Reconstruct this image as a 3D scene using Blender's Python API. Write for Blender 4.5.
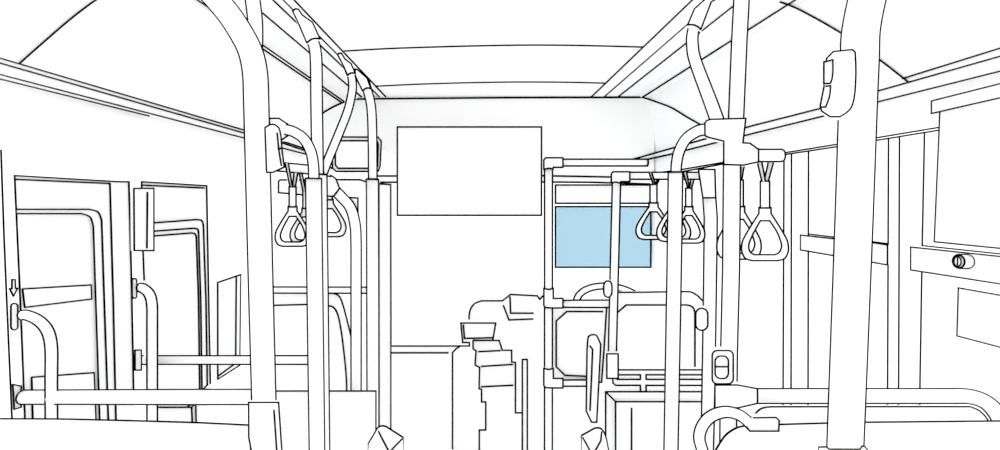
import bpy, bmesh, math
from mathutils import Vector, Matrix
from mathutils.bvhtree import BVHTree
from mathutils.geometry import tessellate_polygon

for o in list(bpy.data.objects):
    bpy.data.objects.remove(o)
SC = bpy.context.scene
COL = SC.collection

# ------------------------------------------------------------------ camera
F = 500.0                      # focal length in pixels of the 1000 x 450 frame
CAM = Vector((0.0, 0.0, 1.5))
PITCH = math.radians(3.4)
cd = bpy.data.cameras.new('camera')
cd.sensor_width = 36.0
cd.lens = 36.0 * F / 1000.0
cd.clip_start = 0.02
cam = bpy.data.objects.new('camera', cd)
cam.location = CAM
cam.rotation_euler = (math.pi / 2 - PITCH, 0, 0)
COL.objects.link(cam)
SC.camera = cam

# ------------------------------------------------------------------ sky, exposure
w = bpy.data.worlds.new('overcast_sky')
SC.world = w
w.use_nodes = True
bgn = w.node_tree.nodes['Background']
bgn.inputs['Color'].default_value = (1, 1, 1, 1)
bgn.inputs['Strength'].default_value = 1.0
SC.view_settings.view_transform = 'Standard'
SC.view_settings.look = 'None'
SC.view_settings.gamma = 1
SC.view_settings.use_curve_mapping = False
SC.view_settings.exposure = 0.55
SC.cycles.max_bounces = 96
SC.cycles.diffuse_bounces = 96

# ------------------------------------------------------------------ materials
def mat(name, col, rough=0.0, bump=0.0, emit=None):
    m = bpy.data.materials.new(name)
    m.use_nodes = True
    nt = m.node_tree
    nt.nodes.remove(nt.nodes['Principled BSDF'])
    b = nt.nodes.new('ShaderNodeBsdfDiffuse')
    b.inputs['Roughness'].default_value = rough
    nt.links.new(b.outputs[0], nt.nodes['Material Output'].inputs['Surface'])
    nz = nt.nodes.new('ShaderNodeTexNoise')
    nz.inputs['Scale'].default_value = 14.0
    rp = nt.nodes.new('ShaderNodeValToRGB')
    rp.color_ramp.elements[0].color = tuple(c * 0.995 for c in col) + (1,)
    rp.color_ramp.elements[1].color = tuple(col) + (1,)
    nt.links.new(nz.outputs['Fac'], rp.inputs['Fac'])
    nt.links.new(rp.outputs['Color'], b.inputs['Color'])
    return m

WHITE = mat('white_panel', (0.99, 0.99, 0.99))
METAL = mat('white_enamelled_tube', (0.985, 0.985, 0.985))
PLASTIC = mat('white_plastic', (0.99, 0.99, 0.99))
FABRIC = mat('white_seat_shell', (0.985, 0.985, 0.985))
def glassy(name, col, diff):
    m = bpy.data.materials.new(name)
    m.use_nodes = True
    nt = m.node_tree
    nt.nodes.remove(nt.nodes['Principled BSDF'])
    a = nt.nodes.new('ShaderNodeBsdfTransparent'); a.inputs['Color'].default_value = tuple(col) + (1,)
    b = nt.nodes.new('ShaderNodeBsdfDiffuse'); b.inputs['Color'].default_value = tuple(col) + (1,)
    x = nt.nodes.new('ShaderNodeMixShader'); x.inputs[0].default_value = diff
    nt.links.new(a.outputs[0], x.inputs[1]); nt.links.new(b.outputs[0], x.inputs[2])
    nt.links.new(x.outputs[0], nt.nodes['Material Output'].inputs['Surface'])
    return m
GLASS = glassy('clear_glass', (0.99, 0.99, 0.99), 0.08)
BLUE = glassy('blue_tinted_glass', (0.60, 0.742, 0.818), 0.08)
INK = bpy.data.materials.new('black_ink')  # ink of the drawn outlines added along edges and tube contours
INK.use_nodes = True
_nt = INK.node_tree
_nt.nodes.remove(_nt.nodes['Principled BSDF'])
_d = _nt.nodes.new('ShaderNodeBsdfDiffuse')
_d.inputs['Color'].default_value = (0.0015, 0.0013, 0.0013, 1)
_nt.links.new(_d.outputs[0], _nt.nodes['Material Output'].inputs['Surface'])

# ------------------------------------------------------------------ geometry of sight: a point of the place seen at (px, py)
FWD = Vector((0, math.cos(PITCH), -math.sin(PITCH)))
UP = Vector((0, math.sin(PITCH), math.cos(PITCH)))
RT = Vector((1, 0, 0))
def ray(px, py):
    return FWD + RT * ((px - 500) / F) + UP * ((225 - py) / F)
def py_(px, py, Y):                 # on the cross plane y = Y
    r = ray(px, py)
    return CAM + r * (Y / r.y)
def px_(px, py, X):                 # on the side plane x = X
    r = ray(px, py)
    return CAM + r * (X / r.x)
def pz_(px, py, Z):
    r = ray(px, py)
    return CAM + r * ((Z - CAM.z) / r.z)
def ext(p, q, x=None, y=None):      # carry the line p-q on to x or y
    if x is not None:
        t = (x - p[0]) / (q[0] - p[0])
    else:
        t = (y - p[1]) / (q[1] - p[1])
    return (p[0] + t * (q[0] - p[0]), p[1] + t * (q[1] - p[1]))
def sm(pts, n=6, closed=False):     # Catmull-Rom through the points
    V3 = isinstance(pts[0], Vector)
    P = [tuple(p) for p in pts]
    N = len(P); out = []
    rng = range(N if closed else N - 1)
    for i in rng:
        if closed:
            a, b, c, d = P[(i - 1) % N], P[i], P[(i + 1) % N], P[(i + 2) % N]
        else:
            a, b, c, d = P[max(i - 1, 0)], P[i], P[i + 1], P[min(i + 2, N - 1)]
        for k in range(n):
            t = k / n
            out.append(tuple(0.5 * (2 * b[j] + (c[j] - a[j]) * t + (2 * a[j] - 5 * b[j] + 4 * c[j] - d[j]) * t * t
                                    + (3 * b[j] - a[j] - 3 * c[j] + d[j]) * t ** 3) for j in range(len(b))))
    if not closed:
        out.append(P[-1])
    return [Vector(p) for p in out] if V3 else out
def rrect(x0, y0, x1, y1, r, n=5):  # rounded rectangle outline
    out = []
    for cx, cy, a0 in ((x1 - r, y0 + r, -90), (x1 - r, y1 - r, 0), (x0 + r, y1 - r, 90), (x0 + r, y0 + r, 180)):
        for k in range(n + 1):
            a = math.radians(a0 + 90 * k / n)
            out.append((cx + r * math.cos(a), cy + r * math.sin(a)))
    return out

LINE = 0.9 / F                     # half width of a drawn ink line per metre of camera distance

class PX(float):
    """a bar's width as it looks, in pixels; tube() turns it into a real radius"""
def project(p):
    d = p - CAM
    z = d.dot(FWD)
    return (500 + F * d.x / z, 225 - F * d.dot(UP) / z)
def gauge(p):
    d = p - CAM
    z = max(d.dot(FWD), 0.05)
    return LINE * z * math.sqrt(z / d.length)

class MB:
    """collects white body faces (slot 0) and drawn ink lines (slot 1) of ONE mesh"""
    def __init__(s):
        s.v = []; s.f = []; s.m = []; s.sm = []
    def add(s, vs, fs, m=0, smooth=False):
        b = len(s.v)
        s.v += [Vector(v) for v in vs]
        for f in fs:
            s.f.append([b + i for i in f]); s.m.append(m); s.sm.append(smooth)
        return s
    def ink(s, pts, closed=False, k=1.0):
        """a round black ink line along 3-D points; its gauge grows with distance from the camera"""
        pts = [Vector(p) for p in pts]
        if closed:
            pts = pts + [pts[0]]
        for a, b in zip(pts[:-1], pts[1:]):
            d = b - a
            if d.length < 1e-6:
                continue
            d.normalize()
            u = d.orthogonal().normalized(); v = d.cross(u)
            # long runs are cut so the gauge stays even
            n = 6
            vs = []
            ra = gauge(a) * k; rb = gauge(b) * k
            a2 = a - d * ra * 0.5; b2 = b + d * rb * 0.5
            for c, r in ((a2, ra), (b2, rb)):
                for i in range(n):
                    t = 2 * math.pi * i / n
                    vs.append(c + (u * math.cos(t) + v * math.sin(t)) * r)
            fs = [[i, (i + 1) % n, n + (i + 1) % n, n + i] for i in range(n)]
            fs += [list(range(n - 1, -1, -1)), list(range(n, 2 * n))]
            s.add(vs, fs, 1)
        return s
    def prism(s, outline, vec, holes=()):
        """solid between a flat outline (3-D points) and the same outline moved by vec"""
        loops = [[Vector(p) for p in outline]] + [[Vector(p) for p in h] for h in holes]
        tris = tessellate_polygon(loops)
        flat = [p for l in loops for p in l]
        n = len(flat)
        vs = flat + [p + vec for p in flat]
        # consistent orientation is put right by recalc in build()
        fs = [list(t) for t in tris] + [[i + n for i in reversed(t)] for t in tris]
        b = 0
        for l in loops:
            L = len(l)
            for i in range(L):
                j = (i + 1) % L
                fs.append([b + i, b + j, n + b + j, n + b + i])
            b += L
        return s.add(vs, fs)
    yaw = None
    def pt(s, x, y, Y, eps=0.0):
        """on the cross plane, or on the face of a small part turned square to the line of sight"""
        if s.yaw and abs(s.yaw[2] - Y) < 1e-6:
            q, n, _ = s.yaw
            r = ray(x, y)
            return CAM + r * ((q - CAM).dot(n) / r.dot(n) - eps)
        return py_(x, y, Y - eps)
    def slab(s, out, Y, t, ink=True, holes=(), k=1.0, yaw=True):
        """front outline traced on the cross plane y = Y, t metres deep"""
        xs = [p[0] for p in out]
        cx = (min(xs) + max(xs)) / 2
        s.yaw = None
        if max(xs) - min(xs) < 75 and yaw:
            r = ray(cx, 225); n = Vector((r.x, r.y, 0)).normalized()
            s.yaw = (py_(cx, 225, Y), n, Y)
        o3 = [s.pt(x, y, Y) for x, y in out]
        h3 = [[s.pt(x, y, Y) for x, y in h] for h in holes]
        s.prism(o3, s.yaw[1] * t if s.yaw else Vector((0, t, 0)), h3)
        if ink:
            s.ink(o3, True, k * (1.5 if t < 0 else 1.0))
            for h in h3:
                s.ink(h, True, k)
        return s
    def slabx(s, out, X, t, ink=True, k=1.0):
        """face on the side plane x = X, going t metres out to the wall"""
        o3 = [px_(x, y, X) for x, y in out]
        s.prism(o3, Vector((t, 0, 0)))
        if ink:
            s.ink(o3, True, k)
        return s
    def lines(s, Y, *polys, eps=0.002, k=1.0):
        for p in polys:
            s.ink([s.pt(x, y, Y, eps) for x, y in p], k=k)
        return s
    def linesx(s, X, *polys, eps=0.002):
        for p in polys:
            s.ink([px_(x, y, X * (1 - eps)) for x, y in p])
        return s
    def tube(s, pts, r, seg=20, seams=True, ring0=False, ring1=False, caps=True, close=False):
        """round bar along 3-D points; r a number or one per point; added ink lines follow its outline as the camera sees it"""
        P = [Vector(p) for p in pts]
        N = len(P)
        T = []
        for i in range(N):
            if close:
                d = P[(i + 1) % N] - P[i - 1]
            else:
                d = P[min(i + 1, N - 1)] - P[max(i - 1, 0)]
            T.append(d.normalized())
        if isinstance(r, PX):
            rs = []
            for i in range(N):
                e = P[i] - CAM
                x, y = project(P[i])
                if e.dot(FWD) < 0.1 or not (-20 < x < 1020 and -30 < y < 480):
                    continue
                sd = T[i].cross(e)
                if sd.length < 1e-3:
                    continue
                sd.normalize()
                a = project(P[i] + sd * 0.001); b = project(P[i] - sd * 0.001)
                # only the share of the shift across the bar counts
                q = project(P[i] + T[i] * 0.001); tx, ty = q[0] - x, q[1] - y
                tl = math.hypot(tx, ty)
                if tl < 1e-6:
                    continue
                dx, dy = a[0] - b[0], a[1] - b[1]
                across = abs(dx * ty - dy * tx) / tl
                rs.append((float(r) - 0.9) * 0.002 / across / 2)
            rs.sort()
            r = rs[len(rs) // 2]
        R = list(r) if isinstance(r, (list, tuple)) else [r] * N
        u = T[0].orthogonal().normalized()
        vs = []; A = []; B = []
        for i in range(N):
            u = (u - T[i] * u.dot(T[i])).normalized()
            v = T[i].cross(u)
            for k in range(seg):
                a = 2 * math.pi * k / seg
                vs.append(P[i] + (u * math.cos(a) + v * math.sin(a)) * R[i])
            e = P[i] - CAM; dist = e.length; e.normalize()
            sd = T[i].cross(e)
            if sd.length > 1e-4:
                sd.normalize()
                nn = sd.cross(T[i]).normalized()
                if nn.dot(e) > 0: nn = -nn
                sb = min(R[i] / dist, 0.5); cb = math.sqrt(1 - sb * sb)
                A.append(P[i] + (sd * cb + nn * sb) * R[i]); B.append(P[i] + (-sd * cb + nn * sb) * R[i])
        fs = []
        for i in range(N if close else N - 1):
            j = (i + 1) % N
            for k in range(seg):
                k2 = (k + 1) % seg
                fs.append([i * seg + k, i * seg + k2, j * seg + k2, j * seg + k])
        b0 = len(s.v)
        s.add(vs, fs, 0, True)
        if caps and not close:
            s.f.append([b0 + k for k in range(seg - 1, -1, -1)]); s.m.append(0); s.sm.append(False)
            s.f.append([b0 + (N - 1) * seg + k for k in range(seg)]); s.m.append(0); s.sm.append(False)
        if seams:  # added contour lines, set where the camera sees the bar's outline
            s.ink(A, close, 1.6); s.ink(B, close, 1.6)
        for flag, i in ((ring0, 0), (ring1, N - 1)):
            if flag:
                s.ink([s.v[b0 + i * seg + k] for k in range(seg)], True, 1.1)
        return s
    def bar(s, pts, w, Y, **kw):
        """tube whose centre line is seen through pts (px, py[, Y]) and looks w pixels wide at distance Y"""
        P = [py_(p[0], p[1], p[2] if len(p) > 2 else Y) for p in pts]
        return s.tube(P, PX(w), **kw)
    def build(s, name, m=None, parent=None):
        me = bpy.data.meshes.new(name)
        org = Vector((0, 0, 0))
        if parent is not None:
            org = parent.matrix_basis.translation.copy()
            q = parent.parent
            while q is not None:
                org = org + q.matrix_basis.translation; q = q.parent
        elif s.v:
            lo = Vector((min(v.x for v in s.v), min(v.y for v in s.v), min(v.z for v in s.v)))
            hi = Vector((max(v.x for v in s.v), max(v.y for v in s.v), max(v.z for v in s.v)))
            org = Vector(((lo.x + hi.x) / 2, (lo.y + hi.y) / 2, lo.z))
        me.from_pydata([v - org for v in s.v], [], s.f)
        me.materials.append(m or WHITE); me.materials.append(INK)
        me.polygons.foreach_set('material_index', s.m)
        me.polygons.foreach_set('use_smooth', s.sm)
        bm = bmesh.new(); bm.from_mesh(me)
        bmesh.ops.recalc_face_normals(bm, faces=bm.faces)
        bm.to_mesh(me); bm.free()
        o = bpy.data.objects.new(name, me)
        COL.objects.link(o)
        if parent is not None:
            o.parent = parent
        else:
            o.location = org
        return o

def tag(o, label, cat, group=None):
    o['label'] = label; o['category'] = cat
    if group: o['group'] = group
    return o
def struct(o, label=None, cat=None):
    o['kind'] = 'structure'
    if label: o['label'] = label
    if cat: o['category'] = cat
    return o
def thing(name, label, cat, loc, group=None):
    o = bpy.data.objects.new(name, None)
    o.empty_display_size = 0.05
    o.location = loc
    COL.objects.link(o)
    return tag(o, label, cat, group)
def base(px, Y, z=0.0):
    return (py_(px, 300, Y).x, Y, z)
def down(p, q, z=0.0, Y=None):
    """the 3-D point where the line through the sights p, q (upper, lower) at distance Y reaches height z"""
    a = py_(p[0], p[1], Y); b = py_(q[0], q[1], Y)
    t = (z - a.z) / (b.z - a.z)
    return a + (b - a) * t

XL, XR = -1.2, 1.2
YF = 3.95; YB = 0.7
# ================================================================== SETTING
prof = [(0, 2.255), (1.06, 2.255), (1.12, 2.22), (1.165, 2.06), (1.2, 1.845)]
def shell(pr, sgn):
    vs = []; fs = []
    for x, z in pr:
        vs += [(sgn * x, YB, z), (sgn * x, YF, z)]
    for i in range(len(pr) - 1):
        fs.append([2 * i, 2 * i + 1, 2 * i + 3, 2 * i + 2])
    return vs, fs
T = 0.06
def solid_shell(mb, pr, sgn):
    """shell with a thickness of its own: inner face and outer face"""
    n = len(pr)
    outer = [(x + (T if x > 1.0 else 0), z + (T if i < n - 1 else 0)) for i, (x, z) in enumerate(pr)]
    vs, fs = shell(pr, sgn)
    vo, fo = shell(outer, sgn)
    b = len(vs)
    mb.add(vs + vo, fs + [[b + i for i in f] for f in fo] +
           [[0, 1, b + 1, b], [2 * n - 2, 2 * n - 1, b + 2 * n - 1, b + 2 * n - 2]])
allv = []; allf = []
for sgn in (-1, 1):
    vs, fs = shell(prof + [(1.2, 0)], sgn)
    b = len(allv); allv += [Vector(v) for v in vs]; allf += [[b + i for i in f] for f in fs]
BV = BVHTree.FromPolygons(allv, allf)
def on(px, py):
    r = ray(px, py)
    h = BV.ray_cast(CAM, r.normalized())
    if h[0] is None:
        return py_(px, py, YF)
    return CAM + (h[0] - CAM) * 0.997
def shell_line(mb, pts, n=10):
    out = []
    for a, b in zip(pts[:-1], pts[1:]):
        for k in range(n):
            out.append(on(a[0] + (b[0] - a[0]) * k / n, a[1] + (b[1] - a[1]) * k / n))
    out.append(on(*pts[-1]))
    mb.ink(out)

c = MB()
solid_shell(c, prof, -1); solid_shell(c, prof, 1)
shell_line(c, sm([(344.5, 51), (400, 48), (500, 45.3), (570, 45.2), (643, 47)], 4), 1)
shell_line(c, sm([(376.5, 86), (430, 83.6), (500, 82), (560, 82), (606, 83)], 4), 1)
shell_line(c, sm([(20, 63), (45, 41), (70, 19.5), (95, 0.5), (110, -8)], 5), 1)         # cove ribs
shell_line(c, sm([(780, 2), (800, 10), (841, 33), (878.5, 59), (907.5, 81.5)], 5), 1)
shell_line(c, sm([(322, 113.5), (333, 107), (344, 102)], 3), 2)
shell_line(c, sm([(642.5, 97.3), (658, 102.5), (672, 108), (686, 116.5), (700, 124.5)], 3), 1)
ceil = struct(c.build('ceiling'), 'white coved ceiling with faint cross seams', 'ceiling')

# lengthwise trims of the ceiling, each a thin strip with its edges
def strip(n, lines, label, d=0.006):
    t = MB()
    L = []
    for ln in lines:
        a, b = ln
        pts = [on(a[0] + (b[0] - a[0]) * k / 16, a[1] + (b[1] - a[1]) * k / 16) for k in range(17)]
        t.ink(pts); L.append(pts)
    if len(L) > 1:
        A, B = L[0], L[-1]
        vs = []
        for p, q in zip(A, B):
            vs += [p, q, p + Vector((0, 0, d)), q + Vector((0, 0, d))]
        fs = []
        for i in range(len(A) - 1):
            o = 4 * i
            fs += [[o, o + 1, o + 5, o + 4], [o + 2, o + 6, o + 7, o + 3], [o, o + 4, o + 6, o + 2], [o + 1, o + 3, o + 7, o + 5]]
        t.add(vs, fs)
    return struct(t.build('trim_%d' % n), label, 'trim')
la_ = ((387.5, 98.6), ext((387.5, 98.6), (295, 1), x=282))
lb_ = ((381.3, 98.6), ext((381.3, 98.6), (284.5, 1), x=272))
lc_ = ((376, 98.6), ext((376, 98.6), (274, 1), x=262))
ld_ = ((363.5, 98.6), (262.5, 13))
le_ = ((344, 101.5), ext((344, 101.5), (262.5, 45), x=181))
lf_ = ((341, 102), (263, 49))
strip(1, [la_, lb_], 'pair of ceiling seams along the left of the gangway, innermost')
strip(2, [lc_], 'single ceiling seam beside the left handrail brackets')
strip(3, [ld_], 'ceiling seam between the left light channel and the cove')
t = strip(4, [le_, lf_], 'narrow double seam where the left cove begins')
# carry the cove seam on past the bend of the near pole
r1 = ((591, 97.3), ext((591, 97.3), (692.5, 0), x=702))
r2 = ((603.5, 97.3), ext((603.5, 97.3), (687.5, 24.2), x=728))
r3 = ((617.5, 97.3), ext((617.5, 97.3), (733.5, 6), x=746))
r4 = ((642.5, 97.3), ext((642.5, 97.3), (732.5, 40), x=812))
strip(5, [r1, r2], 'pair of ceiling seams along the right of the gangway')
strip(6, [r3], 'single ceiling seam behind the bent right handrail')
strip(7, [r4], 'ceiling seam where the right cove begins')

# side walls, floor, front
WZ0, WZ1, WY0, WY1 = 0.35, 1.70, 0.95, 3.85
def wall(name, sgn, label):
    m = MB()
    X = 1.2 * sgn
    # solid below the sill, round the panes and above them
    for (y0, y1, z0, z1) in ((YB, YF, 0, WZ0), (YB, YF, WZ1, 1.845), (YB, WY0, WZ0, WZ1), (WY1, YF, WZ0, WZ1)):
        m.prism([(X, y0, z0), (X, y1, z0), (X, y1, z1), (X, y0, z1)], Vector((T * sgn, 0, 0)))
    return m
def pane(n, sgn, label):
    X = 1.2 * sgn
    g = MB()
    g.prism([(X + .004 * sgn, WY0, WZ0), (X + .004 * sgn, WY1, WZ0), (X + .004 * sgn, WY1, WZ1), (X + .004 * sgn, WY0, WZ1)], Vector((.008 * sgn, 0, 0)))
    return struct(g.build('window_%d' % n, GLASS), label, 'window')
wl = wall('wall_left', -1, '')
wl.linesx(-1.2, [(1, 150), (1.5, 165), (4, 236), (6.7, 300), (12, 419)])
struct(wl.build('wall_left'), 'white left side wall of the bus', 'wall')
wr = wall('wall_right', 1, '')
for p in ([(791.5, 154), (791, 405), (790.9, 412)], [(808.5, 151), (808, 412)], [(899.5, 137.5), (898.5, 412)], [(784, 153), (783, 412)], [(888.5, 138.5), (887.5, 412)]):
    wr.linesx(1.2, p)
wr.linesx(1.2, [(785, 152.7), (837.5, 144.2), (875, 138), (940, 127.2)], [(785, 154.6), (837, 146.7), (875, 140.6), (940, 130)])
wr.linesx(1.2, [(648, 174.2), (681, 169.6), (720, 162.9), (785, 152.7)], [(682.7, 171.6), (720, 164.6), (785, 154.6)])
wr.linesx(1.2, [(924.5, 132.5), (922.2, 245.6), (999, 253.8), (1010, 255)], [(921.8, 272), (921, 320), (919.5, 412)])
wr.linesx(1.2, [(808.5, 234), (887.5, 243.5)])
wr.linesx(1.2, [(902.5, 78.5), (999, 48.5), (1010, 45)])
struct(wr.build('wall_right'), 'white right side wall of the bus with upright seams', 'wall')
pane(2, -1, 'long clear glass pane of the left wall, behind the folding doors')
pane(3, 1, 'long clear glass pane of the right wall, crossed by upright seams')
fl = MB()
fl.prism([(-1.2, YB, 0), (1.2, YB, 0), (1.2, YF, 0), (-1.2, YF, 0)], Vector((0, 0, -0.06)))
struct(fl.build('floor'), 'white bus floor', 'floor')

# rails along the top of the walls
def toprail(n, top, bot, X, t, extra, label):
    m = MB()
    m.slabx(top + bot[::-1], X, t, ink=False)
    for e in [top, bot] + extra:
        m.linesx(X, e)
    return struct(m.build('trim_%d' % n), label, 'trim')
L1 = [(-60, 40.5), (0, 58), (244, 130), (282, 141), (305, 148.6)]
L2 = [(-60, 46), (0, 63), (244, 133), (282, 142.8), (305, 150.6)]
L3 = [(-60, 59), (0, 74.5), (244, 138), (282, 148), (306, 154.2)]
toprail(8, L1, L3, -1.185, -0.02, [L2, [(-60, 64.5), (0, 79), (149, 116)]], 'ledge running along the top of the left wall')
R1 = [(633, 159.3), (673.3, 147.8), (720, 134.8), (750, 126.3), (820, 108.5), (877.5, 91), (999, 56.5), (1040, 44.5)]
R2 = [(647, 159.5), (671.6, 154), (684.4, 150.7), (720, 141.6), (750, 134.2), (830, 114.5), (877.5, 102), (999, 71.5), (1040, 61)]
toprail(9, R1, R2, 1.185, 0.02, [], 'ledge running along the top of the right wall')

# front wall with header, blue pane, bands
fw = MB()
for (x0, x1, z0, z1) in ((-1.26, 1.26, 0, 0.62), (-1.26, 1.26, 1.62, 2.3)):
    fw.prism([(x0, YF, z0), (x1, YF, z0), (x1, YF, z1), (x0, YF, z1)], Vector((0, 0.06, 0)))
ws = MB()
ws.prism([(-1.24, YF + .01, .62), (1.24, YF + .01, .62), (1.24, YF + .01, 1.62), (-1.24, YF + .01, 1.62)], Vector((0, 0.008, 0)))
struct(ws.build('window_4', GLASS), 'wide clear windscreen across the front of the bus', 'window')
struct(fw.build('wall_front'), 'white front wall of the bus around the windscreen', 'wall')
hd = MB()
za = py_(500, 182.2, 3.87).z
hd.prism([(-1.185, 3.87, za), (1.185, 3.87, za), (1.185, 3.87, 2.05), (1.15, 3.87, 2.17), (1.12, 3.87, 2.235), (1.08, 3.87, 2.2545), (-1.08, 3.87, 2.2545), (-1.12, 3.87, 2.235), (-1.15, 3.87, 2.17), (-1.185, 3.87, 2.05)], Vector((0, 0.079, 0)))
hd.lines(3.87, [(352, 99.2), (392, 98.6), (500, 97.7), (643, 97.3)], [(377, 176), (397, 176)], [(378, 182.3), (397, 182.3)],
         [(541, 175.7), (611, 177)], [(541, 182), (590, 182.4), (650, 183.87)], [(633, 159.3), (657, 152.4)], [(647, 159.5), (657, 157.2)])
struct(hd.build('wall_header'), 'white bulkhead panel above the windscreen', 'wall')

wi = struct(MB().slab([(555.4, 206.6), (650.8, 206.6), (650.8, 267.3), (555.4, 267.3)], YF - 0.012, 0.012).build('window_1', BLUE), 'light blue windscreen pane in front of the steering wheel', 'window')
m = MB().slab([(555.4, 185), (650.6, 185), (650.6, 203.3), (555.4, 203.3)], YF - 0.05, 0.05)
tag(m.build('sun_blind'), 'rolled white sun blind strip just above the blue windscreen pane', 'blind')

# left side: two door leaves with rounded windows
d = MB()
o1 = [(14.6, 175.5), (70, 178.8), (120, 181.7), (129, 181.7), (131.5, 277), (133.7, 390), (134.2, 425), (25.3, 425), (20.3, 300)]
d.slabx(o1, -1.192, -0.007, ink=False)
d.linesx(-1.192, [(25.2, 425), (20.3, 300), (14.6, 175.5), (70, 178.8), (120, 181.7), (129, 181.7), (131.5, 277), (133.7, 390)],
         [(15, 179.3), (110, 183.5), (113.3, 300), (115.3, 390), (116.2, 425)])
door1 = struct(d.build('door_1'), 'nearer white folding door with a round-cornered window', 'door')
g = MB()
A = [(16.7, 209.3)] + sm([(89.3, 209.3), (98, 212), (101.7, 220)], 5) + [(104.3, 300), (108.6, 425)]
B = [(16.9, 213.7)] + sm([(81.7, 213.7), (90, 217), (93.3, 226)], 5) + [(95.7, 300), (99.9, 425)]
g.slabx(A + B[::-1], -1.188, -0.004, ink=False); g.linesx(-1.188, A, B)
go = g.build('window_seal', PLASTIC, door1)
g = MB().slabx([(22.6, 289), (91, 285), (91.5, 299), (24.8, 307.3)], -1.19, -0.003)
g.build('notice_strip', PLASTIC, door1)
g = MB().slabx([(31.7, 377.3), (94, 372.7), (96, 425), (33, 425)], -1.19, -0.003)
g.build('lower_panel', WHITE, door1)

d = MB()
o2 = [(141.7, 181.7), (206.7, 185.7), (209, 300), (210.6, 400), (196.5, 425), (148, 425), (143, 251)]
d.slabx(o2, -1.192, -0.007, ink=False)
d.linesx(-1.192, [(141.7, 190), (141.7, 181.7), (206.7, 185.7), (208.4, 280), (210.4, 383.5)], [(143.3, 185.2), (204, 188)],
         [(143, 251), (144.2, 280)])
door2 = struct(d.build('door_2'), 'farther white folding door beside the slanted panel', 'door')
g = MB()
A = [(154.4, 222.8), (175, 221.3)] + sm([(196, 219.6), (201.6, 220.4), (203.4, 225)], 4) + [(206, 300), (207.4, 385), (202.2, 390.5)]
B = [(154.4, 231.2)] + sm([(193, 228.3), (197.5, 229), (198.6, 232.5)], 4) + [(200.8, 300), (202, 390)]
C_ = [(154.4, 235.9)] + sm([(191, 233), (195, 233.8), (196.4, 237.5)], 4) + [(198.6, 300), (199.8, 390)]
g.slabx(A + [(195.6, 404.3), (156, 404.3)] + [], -1.188, -0.004, ink=False)
g.linesx(-1.188, A, B, C_)
g.build('window_seal', PLASTIC, door2)
g = MB()
g.slabx([(157.3, 407.3), (191.7, 407.3), (192.4, 424), (157.3, 424)], -1.188, -0.004, ink=False)
g.linesx(-1.188, [(157.3, 407.3), (191.7, 407.3), (192.4, 424)], [(191.7, 407.3), (195.8, 403.5), (196.2, 424)], [(187.5, 407), (191.5, 403.8)])
g.build('lower_panel', WHITE, door2)

# slanted panel on the left wall
m = MB()
out = [(217.7, 282.5), (240.6, 274.6), (239.6, 365.3), (217.8, 379.3)]
m.slabx(out, -1.18, -0.02)
m.linesx(-1.18, [(236.3, 276.5), (235.7, 359)], [(219, 375.5), (235.7, 363.2)])
tag(m.build('wall_panel'), 'narrow slanted white panel with a double edge, on the wall past the farther door', 'panel')

# ================================================================== LEFT FITTINGS
# box on the door pillar
m = MB()
m.slabx([(133.9, 188.3), (153.7, 188.3), (153.7, 250.6), (134.3, 250.6)], -1.164, -0.011)
m.linesx(-1.164, [(147.5, 192.3), (147, 248)])
tag(m.build('door_box', PLASTIC), 'upright white box on the pillar between the two folding doors', 'box')
# down arrow sticker
m = MB()
m.slabx([(11.9, 279.6), (15, 279.6), (15.3, 288.3), (17.4, 288.3), (13.4, 296.2), (9.6, 288.6), (11.9, 288.6)], -1.196, -0.004)
tag(m.build('arrow_sticker'), 'small outlined arrow pointing down on the wall above the curved handrail', 'sticker')

# curved grab rail with oval foot plate, nearer door
def curved_rail(label, plate, pts, w, Y, X):
    t = thing('curved_handrail', label, 'handrail', base(pts[-1][0], Y), 'curved handrails by the doors')
    P = sm([py_(p[0], p[1], p[2] if len(p) > 2 else Y) for p in pts], 6)
    a = P[-2]; b = P[-1]
    e = Vector((b.x, b.y, 0.0))
    MB().tube(P + [e], PX(w), ring0=True).build('tube', METAL, t)
    m = MB(); m.slabx(plate, X, -0.004)
    m.build('mounting_plate', PLASTIC, t)
curved_rail('curved white handrail rising beside the nearer door, under the arrow sticker', rrect(10.9, 303.3, 17.6, 330, 3.3, 4),
            [(21.5, 315.2, 1.2), (27, 315.2, 1.2), (38.5, 320.5, 1.2), (47.5, 331, 1.2), (51.3, 348, 1.2), (51.3, 380, 1.2), (51.5, 440, 1.2)], 12, 1.2, -1.196)
curved_rail('curved white handrail below the upright box between the doors', rrect(132, 278.5, 136.6, 298.3, 2.2, 4),
            [(139.5, 287.6, 1.62), (143, 288.3, 1.62), (149.2, 294, 1.62), (152, 305, 1.62), (152.2, 330, 1.62), (152.2, 440, 1.62)], 10.2, 1.62, -1.196)

# near pole at the left of the gangway
t = thing('grab_pole', 'thick white pole bending left at the top, with a wide sleeve at its foot', 'pole', base(262, 1.1))
P = sm([py_(x, y, 1.1) for x, y in [(180, -45), (203, -16), (218.5, 1.5), (231, 17), (243, 36), (251, 53), (255.2, 74), (256.4, 105), (258.5, 190), (261, 290), (264, 402), (264.5, 420)]], 5)
MB().tube(P, PX(24)).build('tube', METAL, t)
m = MB()
m.slab([(248.6, 402.4), (278.6, 402.4), (281.8, 449), (284, 480), (258, 480), (251, 449), (248.8, 437)], 1.07, 0.012)
m.lines(1.07, [(274, 410.5), (276.6, 449), (277.5, 462)])
m.build('sleeve', PLASTIC, t)
MB().tube([py_(266, 470, 1.1), Vector((py_(268, 470, 1.1).x, 1.1, 0))], 0.027).build('pole_foot', METAL, t)
# tube joining it from the ceiling
m = MB().bar(sm([(248, -40), (252.7, 0), (255, 20), (255.3, 40), (254, 60)], 4), 14.5, 1.16)
m.build('ceiling_branch', METAL, t)
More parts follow.
